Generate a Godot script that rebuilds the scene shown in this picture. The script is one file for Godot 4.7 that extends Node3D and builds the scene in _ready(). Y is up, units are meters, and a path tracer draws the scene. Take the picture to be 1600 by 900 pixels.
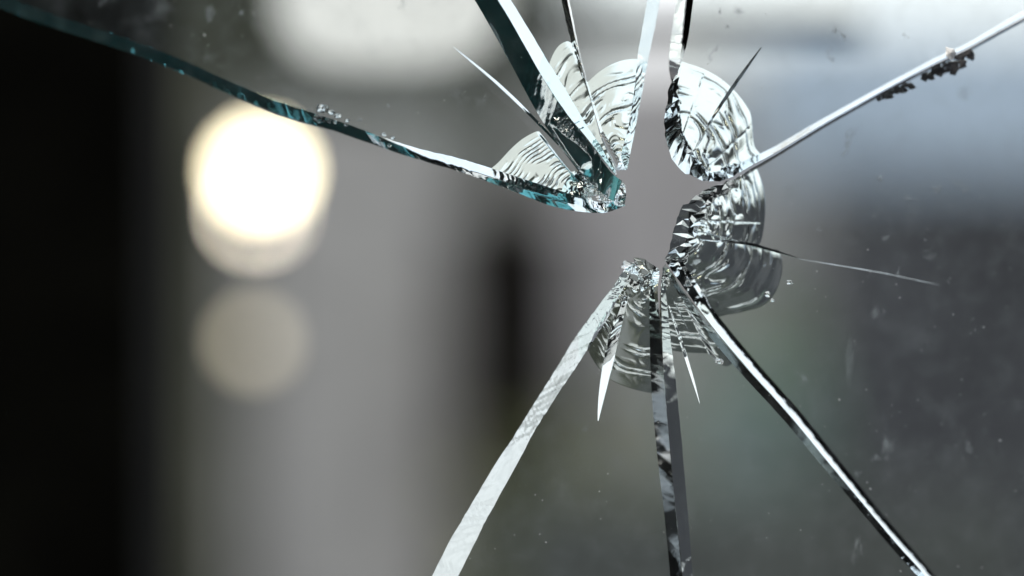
extends Node3D
# A sheet of 8 mm window glass, broken by one blow. Every shard is laid out on a drawing of the sheet
# whose unit is 1/8 mm (x to the right, y down, 800/450 = the middle of the sheet in front of the camera).

const UNIT := 0.000125          # metres per drawing unit
const THICK := 64.0             # thickness of the sheet in drawing units (8 mm)
const TURN := 7.0               # degrees the sheet is turned away from square-on
const EYE := 1.5                # height of the sheet's middle above the ground

var sheet_place: Transform3D
var noise := FastNoiseLite.new()
var noise_b := FastNoiseLite.new()
var smooth := FastNoiseLite.new()
var rng := RandomNumberGenerator.new()
var glass: StandardMaterial3D
var broken: StandardMaterial3D
var deep: StandardMaterial3D
var shell: StandardMaterial3D
var dust_mat: StandardMaterial3D
var smudge_mat: StandardMaterial3D
var film_mat: StandardMaterial3D
var counts := {}
# dried marks on the glass: x, y, half sizes, turn, how thick
const SMUDGES := [[1342, 222, 12, 26, 0.3, 0.5], [1270, 594, 15, 12, 0.4, 0.35], [1410, 702, 13, 20, 0.3, 0.45], [1352, 855, 9, 22, 0.1, 0.3], [1392, 492, 14, 18, 0.2, 0.3],
	[1348, 560, 12, 40, 0.1, 0.25], [1320, 40, 8, 10, 0.2, 0.7], [1332, 48, 6, 12, -0.8, 0.6], [1312, 82, 12, 16, -0.7, 0.3], [1398, 275, 7, 10, 0.0, 0.5], [1492, 292, 9, 9, 0.0, 0.4],
	[1530, 285, 22, 10, 0.2, 0.2], [1446, 305, 14, 6, 0.1, 0.35], [1296, 357, 7, 6, 0.0, 0.4], [1408, 370, 8, 8, 0.0, 0.35], [1428, 424, 6, 7, 0.0, 0.6], [1545, 705, 10, 12, 0.0, 0.3],
	[1500, 650, 40, 30, 0.4, 0.06], [1450, 520, 60, 40, 0.3, 0.05], [1300, 640, 30, 60, 0.2, 0.06], [1160, 12, 20, 10, 0.1, 0.25], [1144, 38, 7, 6, 0.0, 0.7], [1132, 14, 5, 6, 0.0, 0.7],
	[1120, 80, 6, 18, 0.5, 0.35], [1540, 140, 20, 20, 0.0, 0.15], [1438, 48, 6, 6, 0.0, 0.4], [330, 30, 11, 16, 0.1, 0.7], [378, 28, 6, 6, 0.0, 0.6], [250, 30, 26, 22, 0.3, 0.18],
	[170, 12, 13, 15, 0.0, 0.4], [330, 100, 20, 14, 0.0, 0.14], [640, 150, 30, 40, 0.4, 0.07], [604, 168, 4, 5, 0.0, 0.9], [712, 150, 18, 14, 0.0, 0.14], [750, 160, 12, 14, 0.2, 0.16],
	[626, 8, 14, 16, 0.0, 0.2], [560, 190, 6, 6, 0.0, 0.4], [850, 30, 16, 20, 0.2, 0.18], [930, 40, 18, 24, 0.1, 0.14], [900, 60, 8, 10, 0.0, 0.2], [915, 670, 5, 5, 0.0, 0.6], [880, 760, 24, 30, 0.0, 0.05],
	[1100, 690, 4, 4, 0.0, 0.5], [1240, 640, 18, 30, 0.2, 0.06], [1080, 800, 20, 40, 0.0, 0.04], [1480, 400, 20, 8, 0.2, 0.2], [1250, 300, 20, 20, 0.0, 0.1], [1390, 720, 8, 8, 0, 0.4], [1360, 745, 7, 8, 0.0, 0.4]]


func _ready() -> void:
	camera_and_light()
	noise.seed = 11
	noise.frequency = 1.0
	noise.noise_type = FastNoiseLite.TYPE_SIMPLEX_SMOOTH
	noise.fractal_type = FastNoiseLite.FRACTAL_FBM
	noise.fractal_octaves = 3
	noise_b.seed = 29
	noise_b.frequency = 1.0
	noise_b.noise_type = FastNoiseLite.TYPE_CELLULAR
	noise_b.cellular_return_type = FastNoiseLite.RETURN_DISTANCE
	smooth.seed = 5
	smooth.frequency = 1.0
	smooth.noise_type = FastNoiseLite.TYPE_SIMPLEX_SMOOTH
	smooth.fractal_type = FastNoiseLite.FRACTAL_NONE
	noise_b.fractal_type = FastNoiseLite.FRACTAL_NONE
	rng.seed = 4242
	materials()
	background()
	shards()
	crumbs()


# ------------------------------------------------------------------ camera, sky, sun

func camera_and_light() -> void:
	sheet_place = Transform3D(Basis(Vector3.UP, deg_to_rad(TURN)), Vector3(0, EYE, 0))
	var cam := Camera3D.new()
	cam.name = "camera"
	cam.position = Vector3(0, EYE, 0.6)
	cam.near = 0.02
	cam.far = 400.0
	cam.fov = 10.706
	var lens := CameraAttributesPhysical.new()
	lens.frustum_focal_length = 128.06
	lens.frustum_focus_distance = 0.603
	lens.frustum_near = 0.02
	lens.frustum_far = 400.0
	lens.exposure_aperture = 4.6
	cam.attributes = lens
	add_child(cam)
	cam.current = true
	var sky_mat := ProceduralSkyMaterial.new()
	sky_mat.sky_top_color = Color(0.84, 0.89, 0.95)
	sky_mat.sky_horizon_color = Color(0.93, 0.93, 0.92)
	sky_mat.sky_curve = 0.2
	sky_mat.ground_bottom_color = Color(0.3, 0.3, 0.3)
	sky_mat.ground_horizon_color = Color(0.6, 0.6, 0.6)
	sky_mat.sky_energy_multiplier = 1.0
	var sky := Sky.new()
	sky.sky_material = sky_mat
	var env := Environment.new()
	env.background_mode = Environment.BG_SKY
	env.sky = sky
	env.tonemap_mode = Environment.TONE_MAPPER_LINEAR
	env.tonemap_exposure = 1.65
	env.sdfgi_enabled = true
	env.ssao_enabled = true
	env.ssil_enabled = true
	var we := WorldEnvironment.new()
	we.environment = env
	add_child(we)
	var sun := DirectionalLight3D.new()
	sun.name = "sun"
	sun.light_energy = 0.75
	sun.light_angular_distance = 12.0
	sun.light_color = Color(1.0, 0.97, 0.92)
	sun.shadow_enabled = true
	add_child(sun)
	sun.look_at_from_position(Vector3(-6, 6, 1.5), Vector3.ZERO)


# ------------------------------------------------------------------ materials

func glass_material(c: Color, rough: float) -> StandardMaterial3D:
	var m := StandardMaterial3D.new()
	m.transparency = BaseMaterial3D.TRANSPARENCY_ALPHA
	m.albedo_color = Color(c.r, c.g, c.b, 0.0)
	m.roughness = rough
	m.refraction_enabled = true
	m.refraction_scale = 0.052
	m.cull_mode = BaseMaterial3D.CULL_DISABLED
	return m


func matte(c: Color, rough := 0.85, speckle := 0.0, scale := 3.0) -> StandardMaterial3D:
	var m := StandardMaterial3D.new()
	m.albedo_color = c.linear_to_srgb()
	m.roughness = rough
	m.metallic_specular = 0.12
	if speckle > 0.0:
		var n := FastNoiseLite.new()
		n.seed = int(scale * 17.0) + int(c.r * 300.0)
		n.frequency = 0.012
		n.fractal_octaves = 5
		var t := NoiseTexture2D.new()
		t.width = 256
		t.height = 256
		t.seamless = true
		t.noise = n
		var g := Gradient.new()
		g.set_color(0, Color(1.0 - speckle, 1.0 - speckle, 1.0 - speckle))
		g.set_color(1, Color(1, 1, 1))
		t.color_ramp = g
		m.albedo_texture = t
		m.uv1_triplanar = true
		m.uv1_world_triplanar = true
		m.uv1_scale = Vector3.ONE / scale
	return m


func materials() -> void:
	glass = glass_material(Color(0.965, 0.985, 0.975), 0.0)
	broken = glass_material(Color(0.92, 0.97, 0.955), 0.015)
	deep = glass_material(Color(0.16, 0.5, 0.51), 0.04)
	deep.albedo_color.a = 0.22
	shell = glass_material(Color(0.9, 0.97, 0.95), 0.0)
	dust_mat = StandardMaterial3D.new()
	dust_mat.transparency = BaseMaterial3D.TRANSPARENCY_ALPHA
	dust_mat.albedo_color = Color(0.86, 0.86, 0.83, 0.42)
	dust_mat.roughness = 0.95
	smudge_mat = StandardMaterial3D.new()
	smudge_mat.transparency = BaseMaterial3D.TRANSPARENCY_ALPHA
	smudge_mat.albedo_color = Color(0.86, 0.88, 0.88, 1.0)
	smudge_mat.vertex_color_use_as_albedo = true
	smudge_mat.roughness = 0.95
	film_mat = StandardMaterial3D.new()
	film_mat.transparency = BaseMaterial3D.TRANSPARENCY_ALPHA
	film_mat.albedo_color = Color(0.84, 0.86, 0.86, 1.0)
	film_mat.roughness = 0.95
	for m in [dust_mat, smudge_mat, film_mat]:
		m.backlight_enabled = true
		m.backlight = Color(1, 1, 1)
	var n := FastNoiseLite.new()
	n.seed = 77
	n.frequency = 0.011
	n.fractal_octaves = 5
	n.fractal_gain = 0.5
	var t := NoiseTexture2D.new()
	t.width = 1024
	t.height = 1024
	t.seamless = true
	t.noise = n
	var g := Gradient.new()
	g.set_color(0, Color(1, 1, 1, 0.015))
	g.set_color(1, Color(1, 1, 1, 0.13))
	g.add_point(0.45, Color(1, 1, 1, 0.04))
	g.add_point(0.7, Color(1, 1, 1, 0.07))
	t.color_ramp = g
	film_mat.albedo_texture = t
	film_mat.uv1_triplanar = true
	film_mat.uv1_scale = Vector3(1, 1, 1) / 0.09


# ------------------------------------------------------------------ small mesh kit

class Soup:
	var v := PackedVector3Array()
	var n := PackedVector3Array()
	var c := PackedColorArray()

	func tri(a: Vector3, b: Vector3, c: Vector3, na: Vector3, nb: Vector3, nc: Vector3) -> void:
		var x := (b - a).cross(c - a)
		if x.length_squared() < 1e-24:
			return
		if x.dot(na + nb + nc) > 0.0:
			v.append_array([a, c, b])
			n.append_array([na, nc, nb])
		else:
			v.append_array([a, b, c])
			n.append_array([na, nb, nc])

	func flat(a: Vector3, b: Vector3, c: Vector3, side: Vector3) -> void:
		var x := (b - a).cross(c - a).normalized()
		if x.dot(side) < 0.0:
			x = -x
		tri(a, b, c, x, x, x)

	func mesh() -> ArrayMesh:
		var arrays := []
		arrays.resize(Mesh.ARRAY_MAX)
		arrays[Mesh.ARRAY_VERTEX] = v
		arrays[Mesh.ARRAY_NORMAL] = n
		if c.size() == v.size():
			arrays[Mesh.ARRAY_COLOR] = c
		var m := ArrayMesh.new()
		m.add_surface_from_arrays(Mesh.PRIMITIVE_TRIANGLES, arrays)
		return m


func part(called: String, s: Soup, m: Material, parent: Node) -> MeshInstance3D:
	var o := MeshInstance3D.new()
	o.name = called
	o.mesh = s.mesh()
	o.material_override = m
	parent.add_child(o, true)
	return o


func solid(called: String, mesh: Mesh, m: Material, at: Vector3, parent: Node) -> MeshInstance3D:
	var o := MeshInstance3D.new()
	o.name = called
	o.mesh = mesh
	o.material_override = m
	o.position = at
	parent.add_child(o, true)
	return o


func numbered(called: String) -> String:
	var k: int = counts.get(called, 0)
	counts[called] = k + 1
	return called if k == 0 else "%s_%03d" % [called, k]


func thing(called: String, label: String, category: String, at: Vector3, group := "") -> Node3D:
	var o := Node3D.new()
	o.name = numbered(called)
	o.position = at
	o.set_meta("label", label)
	o.set_meta("category", category)
	if group:
		o.set_meta("group", group)
	add_child(o)
	return o


func box(size: Vector3) -> BoxMesh:
	var b := BoxMesh.new()
	b.size = size
	return b


# ------------------------------------------------------------------ shards

func line_at(p: Array, s: float) -> Vector2:
	var total := 0.0
	for i in p.size() - 1:
		total += p[i].distance_to(p[i + 1])
	var want := s * total
	for i in p.size() - 1:
		var l: float = p[i].distance_to(p[i + 1])
		if want <= l or i == p.size() - 2:
			return p[i].lerp(p[i + 1], clampf(want / maxf(l, 1e-6), 0.0, 1.0))
		want -= l
	return p[-1]


func line_length(p: Array) -> float:
	var total := 0.0
	for i in p.size() - 1:
		total += p[i].distance_to(p[i + 1])
	return total


func resample(p: Array, n: int) -> PackedVector2Array:
	var raw := PackedVector2Array()
	for i in n + 1:
		raw.append(line_at(p, float(i) / n))
	if p.size() < 3 or n < 12:
		return raw
	for k in 2:
		var soft := raw.duplicate()
		for i in range(1, n):
			var w := mini(3, mini(i, n - i))
			var sum := Vector2.ZERO
			for j in range(-w, w + 1):
				sum += raw[i + j]
			soft[i] = sum / (2 * w + 1)
		raw = soft
	return raw


func pts(flat: Array) -> Array:
	var out := []
	for i in range(0, flat.size(), 2):
		out.append(Vector2(flat[i], flat[i + 1]))
	return out


# thickness of the glass that is left at p, where shells have flaked off the far side
func left_at(p: Vector2, lobes: Array) -> float:
	var t := THICK
	for l in lobes:
		t = minf(t, lobe_left(p, l))
	return t


func lobe_left(p: Vector2, l: Dictionary) -> float:
	var d: Vector2 = p - l.c
	var a := atan2(d.y, d.x)
	var rim: PackedVector2Array = l.rim   # (angle, radius), angles rising
	while a < rim[0].x:
		a += TAU
	while a > rim[0].x + TAU:
		a -= TAU
	if a > rim[-1].x:
		return THICK
	var ro := 0.0
	for i in rim.size() - 1:
		if a <= rim[i + 1].x:
			ro = lerpf(rim[i].y, rim[i + 1].y, (a - rim[i].x) / maxf(rim[i + 1].x - rim[i].x, 1e-6))
			break
	var r := d.length()
	if r >= ro:
		return THICK
	var s := clampf((r - l.r0) / maxf(ro - l.r0, 1.0), 0.0, 1.0)
	var out: float = THICK * lerpf(l.a0, 1.0, pow(s, l.pw))
	var ph: float = l.n * pow(s, 1.1) + smooth.get_noise_2d(a * 1.7 + l.seed, 0.0) * 0.9 + smooth.get_noise_1d(s * 5.0 + l.seed) * 0.9 + smooth.get_noise_2d(a * 3.0, s * 3.0 + l.seed) * 0.35
	for g in l.ridges:
		ph += 0.37 if a > g else 0.0
	var saw: float = ph - floorf(ph)
	var wave := 4.0 * (saw - 0.5) * (saw - 0.5)
	var fine := sin(TAU * (ph * 2.3 + smooth.get_noise_2d(a * 4.0, l.seed) * 0.8))
	var env := smoothstep(0.0, 0.15, 1.0 - s)
	var mild: float = 0.6 + 0.7 * smooth.get_noise_2d(a * 2.5 + 7.0, s * 2.5 + l.seed)
	out += env * mild * (l.amp * (wave - 0.4) + l.amp * l.fine * fine)
	# ridges that run out from the blow and split the shell into steps
	for g in l.ridges:
		var off: float = absf(a - g) * r
		out += 0.9 * exp(-off * off / 2.0) * env
	# crushed glass close to the blow
	var cz := 1.0 - smoothstep(l.crush * 0.55, l.crush, r + 14.0 * smooth.get_noise_2d(p.x * 0.05, p.y * 0.05))
	if cz > 0.0:
		out += cz * (26.0 * (noise_b.get_noise_2d(p.x * 0.036, p.y * 0.036) + 0.6) + 2.0 * noise_b.get_noise_2d(p.x * 0.13, p.y * 0.13))
	var side: float = minf(a - rim[0].x, rim[-1].x - a) * r
	out = lerpf(THICK, out, smoothstep(0.0, 5.0, side)) if l.soft else out
	return clampf(out, 2.0, THICK)


func lobe(c: Vector2, rim: Array, r0: float, a0: float, pw: float, n: float, amp: float, ridges: Array, fine_share := 0.05, crush := 60.0, soft := false) -> Dictionary:
	var out := []
	var last := -1000.0
	var slide := Vector2(THICK * tan(deg_to_rad(TURN)) * 0.8, 0)
	c += slide
	for p in rim:
		var d: Vector2 = p + slide - c
		var a := atan2(d.y, d.x)
		if last > -999.0:
			while a < last - PI:
				a += TAU
			while a > last + PI:
				a -= TAU
		last = a
		out.append(Vector2(a, d.length()))
	if out[-1].x < out[0].x:
		out.reverse()
	var fine := PackedVector2Array()
	for i in out.size() - 1:
		for k in 6:
			fine.append(out[i].lerp(out[i + 1], k / 6.0))
	fine.append(out[-1])
	for k in 2:
		var sm := fine.duplicate()
		for i in range(2, fine.size() - 2):
			sm[i].y = (fine[i - 2].y + fine[i - 1].y + fine[i].y + fine[i + 1].y + fine[i + 2].y) / 5.0
		fine = sm
	var rg := []
	for p in ridges:
		var d: Vector2 = p + slide - c
		var a := atan2(d.y, d.x)
		while a < fine[0].x:
			a += TAU
		rg.append(a)
	return {"c": c, "rim": fine, "r0": r0, "a0": a0, "pw": pw, "n": n, "amp": amp, "ridges": rg, "soft": soft, "fine": fine_share, "crush": crush, "seed": c.x * 0.37 + fine[0].y * 1.7}


func shard(label: String, segs: Array, lobes: Array, splits: Array, dusty: float, lean := 0.0) -> Node3D:
	# columns of points down every edge
	var edges := []
	var seg_no := 0
	var slide := THICK * tan(deg_to_rad(TURN + lean))
	for sg in segs:
		seg_no += 1
		var rows: Array = sg.rows
		var cut: bool = sg.get("cut", false)
		var n := 1 if cut else clampi(int(line_length(rows[0][1]) / 3.0), 6, 520)
		var m := 1 if cut else 12
		var crushed: bool = sg.get("crushed", false)
		if crushed:
			n = clampi(int(line_length(rows[0][1]) / 8.0), 3, 40)
			m = 4
		var levels := PackedFloat32Array([0.0])
		for q in rows.size() - 1:
			var steps := 1 if cut else maxi(2, roundi(m * (rows[q + 1][0] - rows[q][0])))
			for k in steps:
				levels.append(lerpf(rows[q][0], rows[q + 1][0], (k + 1.0) / steps))
		m = levels.size() - 1
		var lines := []
		for r in rows:
			lines.append(resample(r[1], n))
		var amp: float = sg.get("amp", 0.5)
		var cols := []
		for i in n + 1:
			var col := PackedVector2Array()
			var tang: Vector2 = (lines[0][mini(i + 1, n)] - lines[0][maxi(i - 1, 0)]).normalized()
			var across := Vector2(-tang.y, tang.x)
			for k in m + 1:
				var f := levels[k]
				var p: Vector2 = lines[-1][i]
				for q in rows.size() - 1:
					if f <= rows[q + 1][0] + 1e-5:
						p = lines[q][i].lerp(lines[q + 1][i], (f - rows[q][0]) / (rows[q + 1][0] - rows[q][0]))
						break
				if crushed:
					p += Vector2(rng.randf_range(-1, 1), rng.randf_range(-1, 1)) * amp * (0.5 if k == 0 or k == m else 1.0) * (0.3 if i == 0 or i == n else 1.0)
				elif not cut:
					var sp := p + Vector2(seg_no * 77.0, 0)
					# slow swell, lances that run slantwise through the thickness, fine hackle
					var w := noise.get_noise_3d(sp.x * 0.012, sp.y * 0.012, f * 0.6) * 1.6
					var slant := (sp.x * tang.x + sp.y * tang.y) * 0.05 + f * 2.2
					w += noise.get_noise_2d(slant * 0.9, seg_no * 9.0 + f * 0.25) * 1.4
					w += noise.get_noise_3d(sp.x * 0.11, sp.y * 0.11, f * 3.0) * 0.45
					p += across * w * amp
				p.x += f * slide
				col.append(p)
			cols.append(col)
		edges.append({"cols": cols, "cut": cut, "deep": sg.get("deep", false), "crushed": crushed, "levels": levels})
	# outlines
	var front := PackedVector2Array()
	var back := PackedVector2Array()
	for e in edges:
		for col in e.cols:
			if front.is_empty() or front[-1].distance_to(col[0]) > 0.02:
				front.append(col[0])
			if back.is_empty() or back[-1].distance_to(col[-1]) > 0.02:
				back.append(col[-1])
	if front[0].distance_to(front[-1]) < 0.02:
		front.remove_at(front.size() - 1)
	if back[0].distance_to(back[-1]) < 0.02:
		back.remove_at(back.size() - 1)
	var mid := Vector2.ZERO
	for p in front:
		mid += Vector2(clampf(p.x, 0, 1600), clampf(p.y, 0, 900))
	mid /= front.size()
	var root := thing("glass_shard", label, "glass shard", Vector3.ZERO, "shards of the broken window pane")
	# a shard that leans turns about the upright line through the blow
	var hinge := Vector3((1010 - 800) * UNIT, 0, 0)
	var leaning := Transform3D(Basis(Vector3.UP, deg_to_rad(lean)), hinge) * Transform3D(Basis(), -hinge)
	root.transform = sheet_place * leaning * Transform3D(Basis(), Vector3((mid.x - 800) * UNIT, (450 - mid.y) * UNIT, 0))
	var put := func(p: Vector2, depth: float) -> Vector3:
		return Vector3((p.x - mid.x) * UNIT, (mid.y - p.y) * UNIT, -depth * UNIT)
	# near and far faces
	var face := Soup.new()
	fill(face, front, func(p): return put.call(p, 0.0), Vector3(0, 0, 1))
	var pieces := [back]
	for l in lobes:
		var cutter := lobe_outline(l)
		var rest := []
		for p in pieces:
			rest.append_array(Geometry2D.clip_polygons(p, cutter))
		pieces = rest
	for p in pieces:
		if not Geometry2D.is_polygon_clockwise(p) or pieces.size() == 1:
			fill(face, p, func(q): return put.call(q, THICK), Vector3(0, 0, -1))
	part("sheet", face, glass, root)
	# fracture faces
	var area := 0.0
	for i in front.size():
		area += front[i].cross(front[(i + 1) % front.size()])
	var turn := signf(area)
	for ei in edges.size():
		var e: Dictionary = edges[ei]
		var cols: Array = e.cols
		var grid := []
		for col in cols:
			var t := left_at(col[-1], lobes)
			var line := PackedVector3Array()
			for k in col.size():
				line.append(put.call(col[k], t * e.levels[k]))
			grid.append(line)
		var s := Soup.new()
		strip(s, grid, turn, e.crushed)
		var nxt: PackedVector2Array = edges[(ei + 1) % edges.size()].cols[0]
		var lastc: PackedVector2Array = cols[-1]
		if nxt[0].distance_to(lastc[0]) + nxt[-1].distance_to(lastc[-1]) > 0.05:
			var j := 12
			var a := PackedVector3Array()
			var b := PackedVector3Array()
			var ta := left_at(lastc[-1], lobes)
			var tb := left_at(nxt[-1], lobes)
			for k in j + 1:
				var f := float(k) / j
				a.append(put.call(col_at(lastc, e.levels, f), ta * f))
				b.append(put.call(col_at(nxt, edges[(ei + 1) % edges.size()].levels, f), tb * f))
			strip(s, [a, b], turn)
		part("cut_edge" if e.cut else "fracture_face", s, deep if e.deep else broken, root)
	# shells
	for l in lobes:
		var s := Soup.new()
		shell_mesh(s, l, lobes, back, put)
		if s.v.size():
			part("shell_chip", s, shell, root)
	# cracks that stop inside the shard
	for sp in splits:
		part("short_crack", split_mesh(sp, put), shell, root)
	if dusty > 0.0:
		dust(root, front, dusty, put)
	return root


func col_at(c: PackedVector2Array, levels: PackedFloat32Array, f: float) -> Vector2:
	for i in levels.size() - 1:
		if f <= levels[i + 1] + 1e-6:
			return c[i].lerp(c[i + 1], (f - levels[i]) / maxf(levels[i + 1] - levels[i], 1e-6))
	return c[-1]


func fill(s: Soup, outline: PackedVector2Array, put: Callable, n: Vector3) -> void:
	var whole := PackedVector2Array([Vector2(-9000, -9000), Vector2(9000, -9000), Vector2(9000, 9000), Vector2(-9000, 9000)])
	for poly in Geometry2D.intersect_polygons(outline, whole):
		var sound := [poly]
		if poly.size() > 3 and Geometry2D.triangulate_polygon(poly).is_empty():
			sound = []
			for shrink in [-0.05, -0.15, -0.4]:
				sound = Geometry2D.offset_polygon(poly, shrink).filter(func(q): return not Geometry2D.triangulate_polygon(q).is_empty())
				var kept := 0.0
				for q in sound:
					kept += absf(poly_area(q))
				if kept > 0.97 * absf(poly_area(poly)):
					break
		for q in sound:
			var idx := Geometry2D.triangulate_polygon(q)
			for i in range(0, idx.size(), 3):
				s.tri(put.call(q[idx[i]]), put.call(q[idx[i + 1]]), put.call(q[idx[i + 2]]), n, n, n)
		if sound.is_empty():
			print("could not fill an outline of ", poly.size())


func poly_area(p: PackedVector2Array) -> float:
	var area := 0.0
	for i in p.size():
		area += p[i].cross(p[(i + 1) % p.size()])
	return area / 2.0


func strip(s: Soup, grid: Array, turn: float, faceted := false) -> void:
	# smooth along the edge; across it smooth only where it bends gently, so that real creases stay sharp
	var w := grid.size()
	var h: int = grid[0].size()
	var band := []
	for i in w:
		var line := PackedVector3Array()
		for k in h - 1:
			var du: Vector3 = grid[mini(i + 1, w - 1)][k] - grid[maxi(i - 1, 0)][k] + grid[mini(i + 1, w - 1)][k + 1] - grid[maxi(i - 1, 0)][k + 1]
			# walking along the outline with the glass on one side: along x down gives the outward normal
			line.append((du.cross(grid[i][k + 1] - grid[i][k]) * turn).normalized())
		band.append(line)
	for i in w - 1:
		for k in h - 1:
			if faceted:
				s.flat(grid[i][k], grid[i + 1][k], grid[i + 1][k + 1], band[i][k])
				s.flat(grid[i][k], grid[i + 1][k + 1], grid[i][k + 1], band[i][k])
				continue
			var n := []
			for q in [[i, k, k - 1], [i + 1, k, k - 1], [i + 1, k, k + 1], [i, k, k + 1]]:
				var own: Vector3 = band[q[0]][q[1]]
				if q[2] >= 0 and q[2] < h - 1 and own.dot(band[q[0]][q[2]]) > 0.955:
					own = (own + band[q[0]][q[2]]).normalized()
				n.append(own)
			s.tri(grid[i][k], grid[i + 1][k], grid[i + 1][k + 1], n[0], n[1], n[2])
			s.tri(grid[i][k], grid[i + 1][k + 1], grid[i][k + 1], n[0], n[2], n[3])


func lobe_outline(l: Dictionary) -> PackedVector2Array:
	var out := PackedVector2Array([l.c])
	for q in l.rim:
		out.append(l.c + Vector2.from_angle(q.x) * q.y)
	return out


func shell_mesh(s: Soup, l: Dictionary, lobes: Array, outline: PackedVector2Array, put: Callable) -> void:
	var rim: PackedVector2Array = l.rim
	var a0 := rim[0].x
	var a1 := rim[-1].x
	var most := 0.0
	for q in rim:
		most = maxf(most, q.y)
	var na := int(ceil((a1 - a0) * most / 2.4))
	var nr := int(ceil(most / 1.6))
	var near := Geometry2D.intersect_polygons(outline, lobe_outline(l))
	for poly in near:
		var known := {}
		var inside := []
		var where := []
		for i in na + 1:
			var a := lerpf(a0, a1, float(i) / na)
			var ro := 0.0
			for q in rim.size() - 1:
				if a <= rim[q + 1].x + 1e-6:
					ro = lerpf(rim[q].y, rim[q + 1].y, (a - rim[q].x) / maxf(rim[q + 1].x - rim[q].x, 1e-6))
					break
			var rowi := []
			var rowp := PackedVector2Array()
			for k in nr + 1:
				var p: Vector2 = l.c + Vector2.from_angle(a) * (ro * k / nr * 0.9999)
				rowp.append(p)
				rowi.append(Geometry2D.is_point_in_polygon(p, poly))
			inside.append(rowi)
			where.append(rowp)
		for i in na:
			for k in nr:
				var c: int = int(inside[i][k]) + int(inside[i + 1][k]) + int(inside[i + 1][k + 1]) + int(inside[i][k + 1])
				if c == 0:
					continue
				if c == 4:
					var corner := []
					for q in [[i, k], [i + 1, k], [i + 1, k + 1], [i, k + 1]]:
						var key: int = q[0] * 4096 + q[1]
						if not known.has(key):
							known[key] = shell_point(where[q[0]][q[1]], lobes, put)
						corner.append(known[key])
					s.tri(corner[0][0], corner[1][0], corner[2][0], corner[0][1], corner[1][1], corner[2][1])
					s.tri(corner[0][0], corner[2][0], corner[3][0], corner[0][1], corner[2][1], corner[3][1])
					continue
				var quad := PackedVector2Array([where[i][k], where[i + 1][k], where[i + 1][k + 1], where[i][k + 1]])
				for q in Geometry2D.intersect_polygons(quad, poly):
					var p3 := []
					for p in q:
						p3.append(shell_point(p, lobes, put))
					for j in range(1, q.size() - 1):
						s.tri(p3[0][0], p3[j][0], p3[j + 1][0], p3[0][1], p3[j][1], p3[j + 1][1])


func shell_point(p: Vector2, lobes: Array, put: Callable) -> Array:
	var t := left_at(p, lobes)
	var gx := (left_at(p + Vector2(0.7, 0), lobes) - left_at(p - Vector2(0.7, 0), lobes)) / 1.4
	var gy := (left_at(p + Vector2(0, 0.7), lobes) - left_at(p - Vector2(0, 0.7), lobes)) / 1.4
	return [put.call(p, t), Vector3(-gx, gy, -1.0).normalized()]


# a crack that has opened a hair's breadth: an air gap with two walls inside the glass
func split_mesh(sp: Dictionary, put: Callable) -> Soup:
	var s := Soup.new()
	var line: Array = sp.line
	var n := 40
	var m := 6
	var track := resample(line, n)
	var grid := []
	for i in n + 1:
		var t := float(i) / n
		var tang := (track[mini(i + 1, n)] - track[maxi(i - 1, 0)]).normalized()
		var across := Vector2(-tang.y, tang.x)
		var env: float = pow(sin(PI * clampf(lerpf(sp.from, sp.to, t), 0.0, 1.0)), 0.8)
		var w: float = sp.w * maxf(env, 0.02)
		var deep: float = sp.deep * maxf(env, 0.05)
		var row := PackedVector3Array()
		for k in m + 1:
			var f := float(k) / m
			var p: Vector2 = track[i] + across * (w * f + noise.get_noise_2d(i * 0.12 + sp.w, f * 1.5) * 0.3 * env)
			row.append(put.call(p, sp.top + deep * f))
		grid.append(row)
	var gap: float = 0.00003
	var nn := []
	for i in n + 1:
		var row := PackedVector3Array()
		for k in m + 1:
			var du: Vector3 = grid[mini(i + 1, n)][k] - grid[maxi(i - 1, 0)][k]
			var dv: Vector3 = grid[i][mini(k + 1, m)] - grid[i][maxi(k - 1, 0)]
			row.append(du.cross(dv).normalized())
		nn.append(row)
	for i in n:
		for k in m:
			var a := [grid[i][k], grid[i + 1][k], grid[i + 1][k + 1], grid[i][k + 1]]
			var b := [nn[i][k], nn[i + 1][k], nn[i + 1][k + 1], nn[i][k + 1]]
			for q in [[0, 1, 2], [0, 2, 3]]:
				s.tri(a[q[0]], a[q[1]], a[q[2]], b[q[0]], b[q[1]], b[q[2]])
				s.tri(a[q[0]] + b[q[0]] * gap, a[q[1]] + b[q[1]] * gap, a[q[2]] + b[q[2]] * gap, -b[q[0]], -b[q[1]], -b[q[2]])
	return s


func dust(root: Node3D, front: PackedVector2Array, dusty: float, put: Callable) -> void:
	var s := Soup.new()
	var f := Soup.new()
	fill(f, front, func(p): return put.call(p, -0.3), Vector3(0, 0, 1))
	part("dust_film", f, film_mat, root)
	for i in int(3000 * dusty):
		var p := Vector2(rng.randf_range(-120, 1720), rng.randf_range(-100, 1000))
		var size := 0.35 + 1.1 * pow(rng.randf(), 5.0)
		if rng.randf() < 0.012:
			size = rng.randf_range(1.6, 3.2)
		var turn := rng.randf() * TAU
		if not Geometry2D.is_point_in_polygon(p, front):
			continue
		speck(s, p, size, size * rng.randf_range(0.6, 1.0), turn, 0.6, put)
	var sm := Soup.new()
	for q in SMUDGES:
		var c := Vector2(q[0], q[1])
		if Geometry2D.is_point_in_polygon(c, front):
			smear(sm, c, q[2], q[3], q[4], q[5], put)
	if sm.v.size():
		var o := part("smudge", sm, smudge_mat, root)
		o.set_meta("kind", "stuff")
	if s.v.size():
		var o := part("dust", s, dust_mat, root)
		o.set_meta("kind", "stuff")


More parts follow.
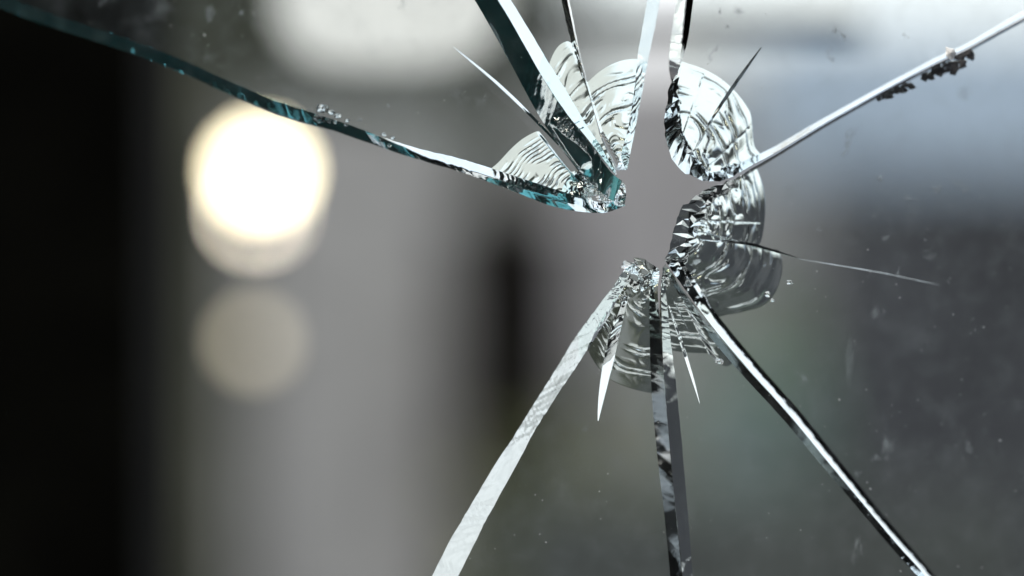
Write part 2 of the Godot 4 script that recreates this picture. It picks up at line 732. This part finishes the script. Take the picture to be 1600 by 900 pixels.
# a dried mark: a few thin ragged films that run out to nothing
func smear(s: Soup, c: Vector2, rx: float, ry: float, turn: float, much: float, put: Callable) -> void:
	for i in 7:
		var p := Vector2(rng.randfn(0.0, 0.35) * rx, rng.randfn(0.0, 0.35) * ry)
		var k := rng.randf_range(0.3, 0.75)
		var ring := []
		for j in 14:
			var a := TAU * j / 14
			ring.append(c + (p + Vector2(cos(a) * rx, sin(a) * ry) * k * rng.randf_range(0.55, 1.2)).rotated(turn))
		var up := -0.5 - 0.06 * i
		for j in 14:
			var before := s.v.size()
			s.flat(put.call(c + p.rotated(turn), up), put.call(ring[j], up), put.call(ring[(j + 1) % 14], up), Vector3(0, 0, 1))
			for q in s.v.size() - before:
				s.c.append(Color(1, 1, 1, 0.0))
			if s.v.size() > before:
				s.c[before] = Color(1, 1, 1, clampf(much * 0.65, 0.04, 0.34))


func speck(s: Soup, p: Vector2, rx: float, ry: float, turn: float, tall: float, put: Callable) -> void:
	var top: Vector3 = put.call(p, -0.5 - tall * minf(rx, ry))
	var ring := []
	var n := 7
	for k in n:
		var a := TAU * k / n
		var q := Vector2(cos(a) * rx, sin(a) * ry) * rng.randf_range(0.7, 1.15)
		ring.append(put.call(p + q.rotated(turn), -0.45))
	for k in n:
		s.flat(top, ring[k], ring[(k + 1) % n], Vector3(0, 0, 1))


func edge(rows: Array, amp := 0.5, dark := false) -> Dictionary:
	var out := []
	for r in rows:
		out.append([r[0], pts(r[1])])
	return {"rows": out, "amp": amp, "deep": dark}


func crushed(rows: Array, amp: float) -> Dictionary:
	var d := edge(rows, amp)
	d.crushed = true
	return d


func cut(flat: Array) -> Dictionary:
	return {"rows": [[0.0, pts(flat)], [1.0, pts(flat)]], "cut": true}


func split(flat: Array, w: float, deep: float, top: float, from := 0.0, to := 1.0) -> Dictionary:
	return {"line": pts(flat), "w": w, "deep": deep, "top": top, "from": from, "to": to}


func shards() -> void:
	var blow := Vector2(1018, 342)
	# upper left shard: long lower edge, then up the wide slanted crack
	shard("large clear shard with a long pointed tip, above the empty left opening", [
		edge([[0.0, [-1600, -576, -400, -128, 0, 22, 40, 38, 100, 58, 190, 85, 300, 126, 350, 150, 450, 189, 520, 207, 600, 235, 650, 251, 720, 270, 800, 299, 850, 319, 900, 331, 955, 333, 978, 320]],
			[0.33, [-1600, -590, -400, -144, 0, 2, 40, 16, 100, 38, 180, 62, 290, 102, 350, 130, 420, 158, 500, 184, 560, 203, 620, 228, 660, 245, 700, 256, 760, 275, 820, 297, 860, 310, 900, 322, 940, 326, 968, 318]],
			[1.0, [-1600, -580, -400, -134, 0, 12, 40, 26, 100, 48, 180, 72, 290, 112, 350, 138, 420, 166, 500, 188, 560, 205, 620, 224, 660, 236, 700, 244, 760, 261, 820, 282, 860, 295, 900, 309, 940, 316, 962, 312]]], 0.5),
		crushed([[0.0, [978, 318, 983, 306, 976, 284]], [0.5, [964, 316, 970, 302, 966, 288]], [1.0, [958, 312, 962, 302, 956, 290]]], 4.0),
		edge([[0.0, [974, 282, 960, 275, 920, 220, 885, 180, 865, 150, 840, 110, 800, 40, 775, 0, 600, -290, -10, -1350]],
			[1.0, [952, 314, 924, 296, 899, 264, 873, 230, 844, 190, 824, 156, 802, 115, 764, 47, 736, 0, 559, -290, -55, -1350]]], 0.2, true),
		cut([-10, -1350, -1600, -1350]), cut([-1600, -1350, -1600, -576]),
	], [
		lobe(Vector2(935, 318), pts([700, 330, 766, 268, 790, 240, 815, 216, 842, 202]), 30, 0.3, 0.9, 15, 1.4, [], 0.1, 60.0, true),
		lobe(Vector2(932, 304), pts([872, 320, 884, 280, 900, 262, 930, 256, 960, 266, 990, 290, 992, 320, 960, 350]), 6, 0.25, 1.0, 3, 3.0, [], 0.1, 70.0),
	], [
		split([705, 75, 780, 138, 850, 205, 905, 262], -8.0, 30.0, 1.5),
	], 1.0, 3.0)
	# narrow shard right of the wide crack
	shard("narrow wedge shard between the wide slanted crack and a thin dark crack", [
		edge([[0.0, [956, 250, 950, 240, 920, 200, 900, 165, 875, 125, 850, 85, 820, 35, 798, 0, 625, -290, 20, -1350]],
			[0.36, [962, 272, 950, 258, 922, 220, 888, 180, 868, 150, 843, 110, 803, 40, 778, 0, 604, -290, -6, -1350]],
			[1.0, [960, 274, 946, 260, 918, 222, 884, 182, 864, 152, 839, 112, 799, 42, 774, 0, 600, -290, -10, -1350]]], 0.3),
		cut([20, -1350, 640, -1350]),
		edge([[0.0, [640, -1350, 830, -290, 887, 0, 897, 50, 911, 110, 927, 165, 940, 215, 958, 250]],
			[1.0, [628, -1350, 820, -290, 877, 0, 888, 50, 905, 110, 923, 165, 937, 215, 958, 262]]], 0.5),
	], [
		lobe(blow, pts([780, 200, 858, 96, 868, 72, 885, 57, 902, 70, 918, 84, 960, 90]), 70, 0.12, 1.0, 9, 2.1, [], 0.1),
	], [], 0.6)
	shard("narrow shard whose right side is a bright straight bar beside the open slot", [
		edge([[0.0, [966, 262, 952, 236, 941, 213, 928, 165, 912, 110, 898, 50, 888, 0, 831, -290, 642, -1350]],
			[1.0, [966, 262, 953, 238, 942, 214, 929, 165, 913, 110, 899, 50, 889, 0, 833, -290, 645, -1350]]], 0.4),
		cut([642, -1350, 1200, -1350]),
		edge([[0.0, [1200, -1350, 1060, -290, 1014, 0, 1000, 75, 992, 150, 984, 200, 968, 255]],
			[1.0, [1222, -1350, 1082, -290, 1036, 0, 1020, 80, 1004, 150, 988, 215, 976, 264]]], 0.35),
	], [
		lobe(blow, pts([905, 140, 922, 122, 940, 106, 965, 92, 990, 87, 1020, 90, 1060, 100]), 70, 0.12, 1.0, 9, 2.1, [], 0.1),
	], [], 0.6)
	# upper right shard
	shard("upper right shard with bright rippled shell chips beside its blunt dark tip", [
		crushed([[0.0, [1112, 281, 1085, 278, 1064, 270, 1051, 246, 1042, 220, 1040, 190, 1045, 155, 1052, 128]],
			[0.45, [1110, 268, 1094, 258, 1080, 248, 1070, 230, 1064, 212, 1062, 188, 1062, 155, 1062, 128]],
			[1.0, [1112, 268, 1098, 256, 1084, 244, 1074, 226, 1066, 208, 1062, 186, 1060, 155, 1058, 128]]], 3.6),
		edge([[0.0, [1054, 126, 1066, 106, 1080, 60, 1088, 0, 1124, -290, 1270, -1350]],
			[0.5, [1062, 126, 1067, 106, 1072, 60, 1078, 0, 1114, -290, 1258, -1350]],
			[1.0, [1056, 126, 1051, 106, 1055, 60, 1063, 0, 1100, -290, 1240, -1350]]], 0.3),
		cut([1270, -1350, 3200, -1350]), cut([3200, -1350, 3200, -810]),
		edge([[0.0, [3200, -810, 1600, 33, 1540, 66, 1490, 88, 1400, 135, 1300, 190, 1210, 243, 1190, 252, 1163, 268]],
			[1.0, [3200, -820, 1600, 22, 1540, 57, 1490, 78, 1400, 125, 1300, 179, 1210, 230, 1190, 238, 1160, 252]]], 0.25),
		crushed([[0.0, [1160, 268, 1140, 280, 1114, 282]], [0.5, [1152, 256, 1136, 264, 1116, 270]], [1.0, [1150, 252, 1132, 262, 1114, 266]]], 4.0),
	], [
		lobe(blow, pts([1040, 80, 1078, 93, 1105, 100, 1130, 112, 1152, 127, 1172, 148, 1187, 170, 1190, 190, 1191, 212, 1194, 232, 1230, 260]), 72, 0.3, 0.95, 6, 5.2, [Vector2(1112, 104), Vector2(1152, 138), Vector2(1190, 190)], 0.03, 124.0),
	], [
		split([1200, 70, 1160, 128, 1112, 196], 5.0, 6.5, 1.0, 0.05, 0.9),
	], 1.0, 4.0)
	# right shard
	shard("large right hand shard with dim grey shell chips and a faint level crack", [
		edge([[0.0, [1158, 277, 1192, 256, 1212, 246, 1300, 193, 1400, 138, 1490, 91, 1540, 69, 1600, 36, 3200, -805]],
			[1.0, [1150, 284, 1192, 259, 1212, 248, 1300, 195, 1400, 140, 1490, 93, 1540, 71, 1600, 38, 3200, -803]]], 0.25),
		cut([3200, -805, 3200, 2250]), cut([3200, 2250, 2583, 2250]),
		edge([[0.0, [2583, 2250, 1457, 896, 1425, 862, 1375, 804, 1312, 730, 1246, 650, 1184, 584, 1134, 528, 1094, 478, 1052, 420, 1044, 408]],
			[0.85, [2592, 2250, 1466, 894, 1434, 859, 1384, 802, 1322, 728, 1257, 649, 1195, 582, 1145, 525, 1105, 476, 1062, 416, 1052, 404]],
			[1.0, [2598, 2250, 1472, 893, 1440, 857, 1390, 800, 1328, 726, 1263, 647, 1201, 580, 1151, 523, 1111, 474, 1068, 414, 1056, 402]]], 0.28),
		crushed([[0.0, [1043, 404, 1052, 386, 1056, 362, 1061, 340, 1068, 317, 1100, 299, 1130, 286, 1152, 280]],
			[0.4, [1058, 404, 1072, 388, 1078, 366, 1082, 344, 1090, 326, 1112, 306, 1136, 292, 1154, 284]],
			[1.0, [1060, 406, 1078, 390, 1086, 368, 1090, 346, 1096, 330, 1116, 310, 1138, 296, 1156, 287]]], 4.5),
	], [
		lobe(blow, pts([1160, 215, 1194, 250, 1206, 275, 1213, 310, 1212, 340, 1206, 376, 1200, 384]), 60, 0.1, 0.7, 4, 2.9, [Vector2(1206, 345)], 0.04, 118.0),
		lobe(blow, pts([1200, 384, 1238, 390, 1242, 420, 1232, 455, 1212, 478, 1186, 486, 1150, 492, 1110, 500]), 60, 0.1, 0.75, 6, 2.8, [], 0.06, 96.0),
	], [
		split([1100, 375, 1180, 382, 1268, 405], -5.0, 8.0, 1.0, 0.1, 1.0),
		split([1262, 404, 1400, 426, 1500, 446], -0.9, 7.0, 1.0, 0.0, 1.0),
	], 1.6, 5.0)
	# below: right of the upright crack
	shard("triangular lower shard right of the upright black crack", [
		edge([[0.0, [1043, 412, 1051, 423, 1092, 481, 1132, 531, 1182, 587, 1244, 653, 1310, 733, 1373, 807, 1423, 865, 1455, 899, 2580, 2250]],
			[0.16, [1038, 418, 1044, 430, 1083, 489, 1123, 539, 1172, 594, 1234, 660, 1301, 740, 1365, 814, 1415, 872, 1447, 905, 2572, 2250]],
			[1.0, [1040, 418, 1046, 430, 1085, 489, 1125, 539, 1174, 594, 1236, 660, 1303, 740, 1367, 814, 1417, 872, 1449, 905, 2574, 2250]]], 0.2),
		cut([2580, 2250, 1150, 2250]),
		edge([[0.0, [1150, 2250, 1086, 900, 1082, 840, 1075, 760, 1068, 680, 1060, 600, 1052, 540, 1042, 440, 1038, 418]],
			[0.3, [1134, 2250, 1071, 900, 1066, 850, 1056, 760, 1046, 650, 1040, 560, 1034, 450, 1036, 418]],
			[1.0, [1129, 2250, 1066, 900, 1061, 850, 1051, 760, 1041, 650, 1035, 560, 1030, 450, 1034, 418]]], 0.35),
	], [
		lobe(Vector2(1018, 380), pts([1010, 540, 1040, 545, 1075, 552, 1112, 552, 1135, 575, 1150, 574, 1160, 555, 1220, 560]), 50, 0.1, 1.0, 9, 1.9, [], 0.08, 75.0),
	], [
		split([1047, 478, 1070, 550, 1098, 634], -8.0, 26.0, 1.5, 0.1, 1.0),
		split([1056, 470, 1068, 495, 1080, 520], -3.0, 10.0, 1.5),
	], 1.0)
	# below: left of the upright crack
	shard("lower shard between a broad white slanting edge and the upright black crack", [
		edge([[0.0, [1034, 428, 1030, 450, 1038, 560, 1045, 650, 1055, 760, 1064, 850, 1069, 900, 1132, 2250]],
			[0.5, [1018, 430, 1014, 465, 1017, 560, 1022, 640, 1030, 720, 1040, 800, 1050, 900, 1110, 2250]],
			[1.0, [1020, 430, 1016, 465, 1019, 560, 1024, 640, 1032, 720, 1042, 800, 1052, 900, 1112, 2250]]], 0.1),
		cut([1132, 2250, -130, 2250]),
		edge([[0.0, [-90, 2250, 715, 900, 725, 880, 760, 810, 800, 740, 840, 665, 890, 590, 950, 500, 980, 442, 996, 412]],
			[1.0, [-130, 2250, 676, 900, 682, 888, 700, 850, 730, 800, 762, 748, 770, 733, 800, 690, 850, 610, 900, 530, 960, 440, 980, 406]]], 0.5),
		crushed([[0.0, [992, 402, 1008, 402, 1032, 420]], [0.5, [996, 414, 1010, 418, 1022, 432]], [1.0, [990, 416, 1006, 422, 1018, 432]]], 4.5),
	], [
		lobe(Vector2(1010, 400), pts([880, 470, 915, 532, 928, 565, 950, 592, 985, 608, 1020, 616, 1060, 620]), 40, 0.1, 1.0, 8, 2.0, [], 0.08, 72.0),
	], [
		split([984, 462, 962, 560, 936, 660], 11.0, 48.0, 1.5, 0.12, 1.0),
	], 1.0)


func on_sheet(x: float, y: float, z: float) -> Vector3:
	return sheet_place * Vector3((x - 800) * UNIT, (450 - y) * UNIT, z * UNIT)


func lump(s: Soup, c: Vector3, r: Vector3, jag: float) -> void:
	var ring := []
	var n := 7
	for j in 3:
		var row := []
		var h := [-0.6, 0.1, 0.7][j] as float
		for k in n:
			var a := TAU * (k + 0.5 * j) / n
			var w := sqrt(1.0 - h * h) * rng.randf_range(1.0 - jag, 1.0 + jag)
			row.append(c + Vector3(cos(a) * w * r.x, sin(a) * w * r.y, h * r.z))
		ring.append(row)
	var lo := c - Vector3(0, 0, r.z * 0.9)
	var hi := c + Vector3(0, 0, r.z)
	for k in n:
		var k2 := (k + 1) % n
		s.flat(lo, ring[0][k], ring[0][k2], ring[0][k] - c)
		s.flat(hi, ring[2][k], ring[2][k2], ring[2][k] - c)
		for j in 2:
			s.flat(ring[j][k], ring[j][k2], ring[j + 1][k], ring[j][k] - c)
			s.flat(ring[j][k2], ring[j + 1][k], ring[j + 1][k2], ring[j][k2] - c)


func crumbs() -> void:
	# crumbs of glass lying along the broken edges
	var on_left := "tiny clear crumb of glass in the short row behind the largest crumb"
	var pair := "one of two tiny crumbs where the long dark edge turns white"
	var by_rim := "one of two glinting crumbs at the rim of the lower right shell chip"
	for q in [[502, 172, 9, 7, "largest clear crumb of glass on the long left edge, above the glaring lamp", ""], [517, 178, 6, 4, on_left, "row of crumbs"], [526, 184, 5, 4, on_left, "row of crumbs"],
			[541, 191, 4, 3, on_left, "row of crumbs"], [598, 212, 4, 3, pair, "pair of crumbs on the left edge"], [612, 217, 4, 3, pair, "pair of crumbs on the left edge"],
			[1500, 77, 9, 9, "white crumb of glass on the thin upper right crack", ""], [1240, 441, 5, 4, "single glinting crumb just off the rim of the lower right shell chip", ""],
			[1206, 460, 5, 6, by_rim, "pair of crumbs at the chip rim"], [1213, 469, 4, 3, by_rim, "pair of crumbs at the chip rim"], [1128, 566, 6, 5, "clear crumb at the foot of the shell chip beside the long lower crack", ""]]:
		var t := thing("glass_crumb", q[4], "glass crumb", on_sheet(q[0], q[1], q[2] * 0.9 + 0.4), q[5])
		var s := Soup.new()
		lump(s, Vector3.ZERO, Vector3(q[2], q[3], q[2] * 0.8) * UNIT, 0.45)
		part("crumb", s, glass_material(Color(0.95, 0.96, 0.95), 0.05) if q[1] >= 100 else matte(Color(0.9, 0.9, 0.9), 0.5), t)
	var dark_chips := thing("dark_chip_clump", "dark ragged lumps coloured as dark refraction in chipped glass below the thin upper right crack", "dark_chips", on_sheet(1470, 110, 4) + Vector3(0, 0, -0.006))
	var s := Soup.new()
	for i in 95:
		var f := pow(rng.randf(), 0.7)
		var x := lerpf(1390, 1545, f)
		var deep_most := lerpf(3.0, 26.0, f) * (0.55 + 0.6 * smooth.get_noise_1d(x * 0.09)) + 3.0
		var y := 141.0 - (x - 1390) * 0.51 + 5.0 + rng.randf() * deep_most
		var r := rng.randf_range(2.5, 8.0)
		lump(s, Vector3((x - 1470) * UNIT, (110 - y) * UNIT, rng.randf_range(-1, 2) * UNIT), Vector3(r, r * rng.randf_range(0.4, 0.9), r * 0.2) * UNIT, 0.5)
	part("dark_chips", s, matte(Color(0.2, 0.195, 0.2), 0.95, 0.4, 0.006), dark_chips)  # grey colour stands for dark refraction in chipped glass


# ------------------------------------------------------------------ what lies far behind, out of focus

func background() -> void:
	var g := MeshInstance3D.new()
	g.name = "ground"
	g.mesh = box(Vector3(160, 0.2, 160))
	g.position = Vector3(0, -0.1, 0)
	g.material_override = matte(Color(0.62, 0.61, 0.61), 0.9, 0.25, 1.2)
	g.set_meta("kind", "structure")
	add_child(g)
	# near upright on the left, a hand behind the glass
	var t := thing("dark_post", "near black upright post close behind the open left side", "post", Vector3(-0.165, 0, -0.35))
	solid("post", box(Vector3(0.11, 2.6, 0.1)), matte(Color(0.006, 0.006, 0.0045), 1.0, 0.4, 0.2), Vector3(0, 1.3, 0), t)
	solid("added_dark_panel", box(Vector3(0.75, 1.44, 0.06)), matte(Color(0.006, 0.006, 0.0045), 1.0, 0.4, 0.2), Vector3(-0.325, 0.72, -0.005), t)  # unseen panel added to darken the rays leaving the upper left shard
	# pale pillar
	t = thing("concrete_pillar", "pale grey concrete pillar right of the dark post", "pillar", Vector3(-0.30, 0, -5.5))
	solid("shaft", box(Vector3(0.44, 1.86, 0.4)), matte(Color(0.36, 0.357, 0.35), 0.9, 0.25, 0.6), Vector3(0, 0.93, 0), t)
	# far walls: high on the left, lower on the right
	t = thing("olive_wall", "dull olive wall far behind the pale pillar", "wall", Vector3(-1.2, 0, -8.0))
	solid("wall", box(Vector3(2.8, 2.8, 0.2)), matte(Color(0.062, 0.064, 0.048), 0.9, 0.3, 1.0), Vector3(0, 1.4, 0), t)
	t = thing("low_wall", "low dull wall with open sky above, behind the beige wall", "wall", Vector3(2.3, 0, -8.0))
	solid("wall", box(Vector3(4.1, 2.06, 0.2)), matte(Color(0.1, 0.1, 0.09), 0.9, 0.3, 1.0), Vector3(0, 1.03, 0), t)
	t = thing("beige_wall", "light beige wall seen through the hole in the glass", "wall", Vector3(0.45, 0, -6.6))
	solid("wall", box(Vector3(0.8, 2.03, 0.2)), matte(Color(0.42, 0.4, 0.39), 0.9, 0.2, 0.8), Vector3(0, 1.015, 0), t)
	t = thing("blue_sky_panel", "pale blue panel painted as a bluish sky gap behind the upper right shard", "panel", Vector3(0.92, 0, -5.6))
	solid("panel", box(Vector3(0.86, 0.3, 0.03)), matte(Color(0.56, 0.65, 0.78), 0.7, 0.2, 0.8), Vector3(0, 1.88, 0), t)  # brightness of a bluish sky gap put into the panel colour
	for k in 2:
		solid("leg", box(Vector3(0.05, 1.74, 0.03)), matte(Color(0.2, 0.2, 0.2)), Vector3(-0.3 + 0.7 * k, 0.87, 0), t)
	t = thing("grey_wall", "dark grey wall behind the right hand shard", "wall", Vector3(2.55, 0, -5.5))
	solid("wall", box(Vector3(3.9, 1.72, 0.2)), matte(Color(0.078, 0.078, 0.086), 0.9, 0.3, 0.8), Vector3(0, 0.86, 0), t)
	t = thing("dark_doorway", "narrow dark upright door between pale pillar and beige wall", "door", Vector3(0.0, 0, -5.2))
	solid("door_leaf", box(Vector3(0.24, 1.64, 0.06)), matte(Color(0.012, 0.011, 0.01), 0.9, 0.3, 0.3), Vector3(0, 0.82, 0), t)
	t = thing("dark_rail", "thin dark level rail behind the top of the upper right shard", "rail", Vector3(0.065, 1.594, -0.5))
	solid("rail", box(Vector3(0.12, 0.008, 0.008)), matte(Color(0.1, 0.1, 0.1), 0.6), Vector3.ZERO, t)
	foliage("hedge", "olive green hedge low before the dark door", Vector3(0.2, 0, -4.7), Vector3(0.75, 1.36, 0.5), Color(0.11, 0.118, 0.06), 5)
	foliage("green_shrub", "small green shrub behind the right hand shell chips", Vector3(0.42, 0, -4.4), Vector3(0.22, 1.5, 0.22), Color(0.1, 0.16, 0.08), 8)
	t = thing("aqua_box", "pale aqua utility box below the green shrub", "box", Vector3(0.36, 0, -4.1))
	solid("body", box(Vector3(0.17, 1.33, 0.15)), matte(Color(0.24, 0.29, 0.275), 0.7, 0.2, 0.3), Vector3(0, 0.665, 0), t)
	solid("lid", box(Vector3(0.22, 0.03, 0.17)), matte(Color(0.22, 0.28, 0.26), 0.7), Vector3(0, 1.346, 0), t)
	t = thing("dark_planter", "long low dark planter before the aqua box", "planter", Vector3(0.36, 0, -3.8))
	solid("trough", box(Vector3(0.75, 1.2, 0.2)), matte(Color(0.1, 0.105, 0.1), 0.9, 0.3, 0.4), Vector3(0, 0.6, 0), t)
	# unseen wall added to darken what the glass mirrors
	t = thing("added_dark_wall", "added unseen dark wall behind the photographer, darkening what the glass mirrors", "wall", Vector3(0, 0, 1.6))
	solid("wall", box(Vector3(8.0, 4.6, 0.2)), matte(Color(0.03, 0.03, 0.03), 0.9, 0.3, 1.0), Vector3(0, 2.3, 0), t)
	# white awning, an arm's length behind the glass
	t = thing("white_awning", "white cloth awning with rounded lower edge behind the upper left shard", "awning", Vector3(-0.045, 1.580, -0.5))
	var cloth := Soup.new()
	var low := []
	var n := 40
	for i in n + 1:
		var x := lerpf(-0.042, 0.042, float(i) / n)
		var k := absf(x) / 0.042
		low.append(Vector2(x, 0.03 * (1.0 - pow(maxf(0.0, 1.0 - pow(k, 4.0)), 0.5))))
	for i in n:
		for side in [0.0, -0.012]:
			var a := Vector3(low[i].x, low[i].y, side - low[i].y)
			var b := Vector3(low[i + 1].x, low[i + 1].y, side - low[i + 1].y)
			var c := Vector3(low[i + 1].x, 0.3, side - 0.3)
			var d := Vector3(low[i].x, 0.3, side - 0.3)
			cloth.flat(a, b, c, Vector3(0, 0, 1 if side == 0.0 else -1))
			cloth.flat(a, c, d, Vector3(0, 0, 1 if side == 0.0 else -1))
		var e := Vector3(low[i].x, low[i].y, -low[i].y)
		var f := Vector3(low[i + 1].x, low[i + 1].y, -low[i + 1].y)
		var back := Vector3(0, 0, -0.012)
		cloth.flat(e, f, f + back, Vector3(0, -1, 0))
		cloth.flat(e, f + back, e + back, Vector3(0, -1, 0))
	part("cloth", cloth, matte(Color(0.82, 0.81, 0.8), 0.9, 0.1, 0.1), t)
	# one lamp, then two globes added for its fainter reflected discs
	lamp("tall street lamp with a glaring round globe before the pale pillar", Vector3(-0.41, 1.69, -4.4), 0.058, Color(1.0, 0.94, 0.78), 13.0)
	lamp("added globe for the faint ghost disc just below the glaring globe", Vector3(-0.418, 1.625, -4.45), 0.036, Color(1.0, 0.95, 0.86), 15.0)  # added globe, makes the ghost disc under the bright one
	lamp("added dim warm globe for the lower reflection disc before the pale pillar", Vector3(-0.21, 1.456, -1.9), 0.023, Color(1.0, 0.94, 0.78), 1.0)  # added globe in place of a dim reflection


func foliage(called: String, label: String, at: Vector3, size: Vector3, c: Color, seed_no: int) -> void:
	var t := thing(called, label, "shrub", at)
	var r := RandomNumberGenerator.new()
	r.seed = seed_no
	var leaves := Soup.new()
	for i in 2600:
		var p := Vector3(r.randf_range(-1, 1), r.randf_range(-1, 1), r.randf_range(-1, 1))
		if p.length() > 1.0 + 0.18 * noise.get_noise_3d(p.x * 2.0 + seed_no, p.y * 2.0, p.z * 2.0) or p.length() < 0.45:
			continue
		var q := Vector3(p.x * size.x / 2, size.y * (0.54 + 0.46 * p.y), p.z * size.z / 2)
		var u := Vector3(r.randfn(), r.randfn(), r.randfn()).normalized()
		var w := u.cross(Vector3(r.randfn(), r.randfn(), r.randfn())).normalized()
		var l := r.randf_range(0.02, 0.04)
		leaves.flat(q - u * l, q + w * l * 0.45, q + u * l, p)
		leaves.flat(q - u * l, q + u * l, q - w * l * 0.45, p)
	var o := part("foliage", leaves, matte(c, 0.7), t)
	o.set_meta("kind", "stuff")
	var stem := CylinderMesh.new()
	stem.top_radius = 0.012
	stem.bottom_radius = 0.02
	stem.height = size.y * 0.6
	solid("stem", stem, matte(Color(0.06, 0.05, 0.04)), Vector3(0, size.y * 0.3, 0), t)


func lamp(label: String, at: Vector3, size: float, c: Color, power: float) -> void:
	var t := thing("lamp", label, "lamp", Vector3(at.x, 0, at.z))
	var ball := SphereMesh.new()
	ball.radius = size / 2
	ball.height = size
	ball.radial_segments = 24
	ball.rings = 12
	var m := StandardMaterial3D.new()
	m.albedo_color = Color(0.9, 0.88, 0.84)
	m.emission_enabled = true
	m.emission = c
	m.emission_energy_multiplier = power
	solid("globe", ball, m, Vector3(0, at.y, 0), t)
	var rod := CylinderMesh.new()
	rod.top_radius = size * 0.12
	rod.bottom_radius = size * 0.2
	rod.height = at.y - size * 0.45
	solid("pole", rod, matte(Color(0.1, 0.1, 0.1), 0.5), Vector3(0, rod.height / 2, 0), t)
	var o := OmniLight3D.new()
	o.name = "lamp_light"
	o.light_color = c
	o.light_energy = power * PI * size * size / 4.0 / PI
	o.light_size = size / 2
	o.omni_range = 20.0
	o.omni_attenuation = 2.0
	o.shadow_enabled = true
	o.position = Vector3(0, at.y, 0)
	t.add_child(o)
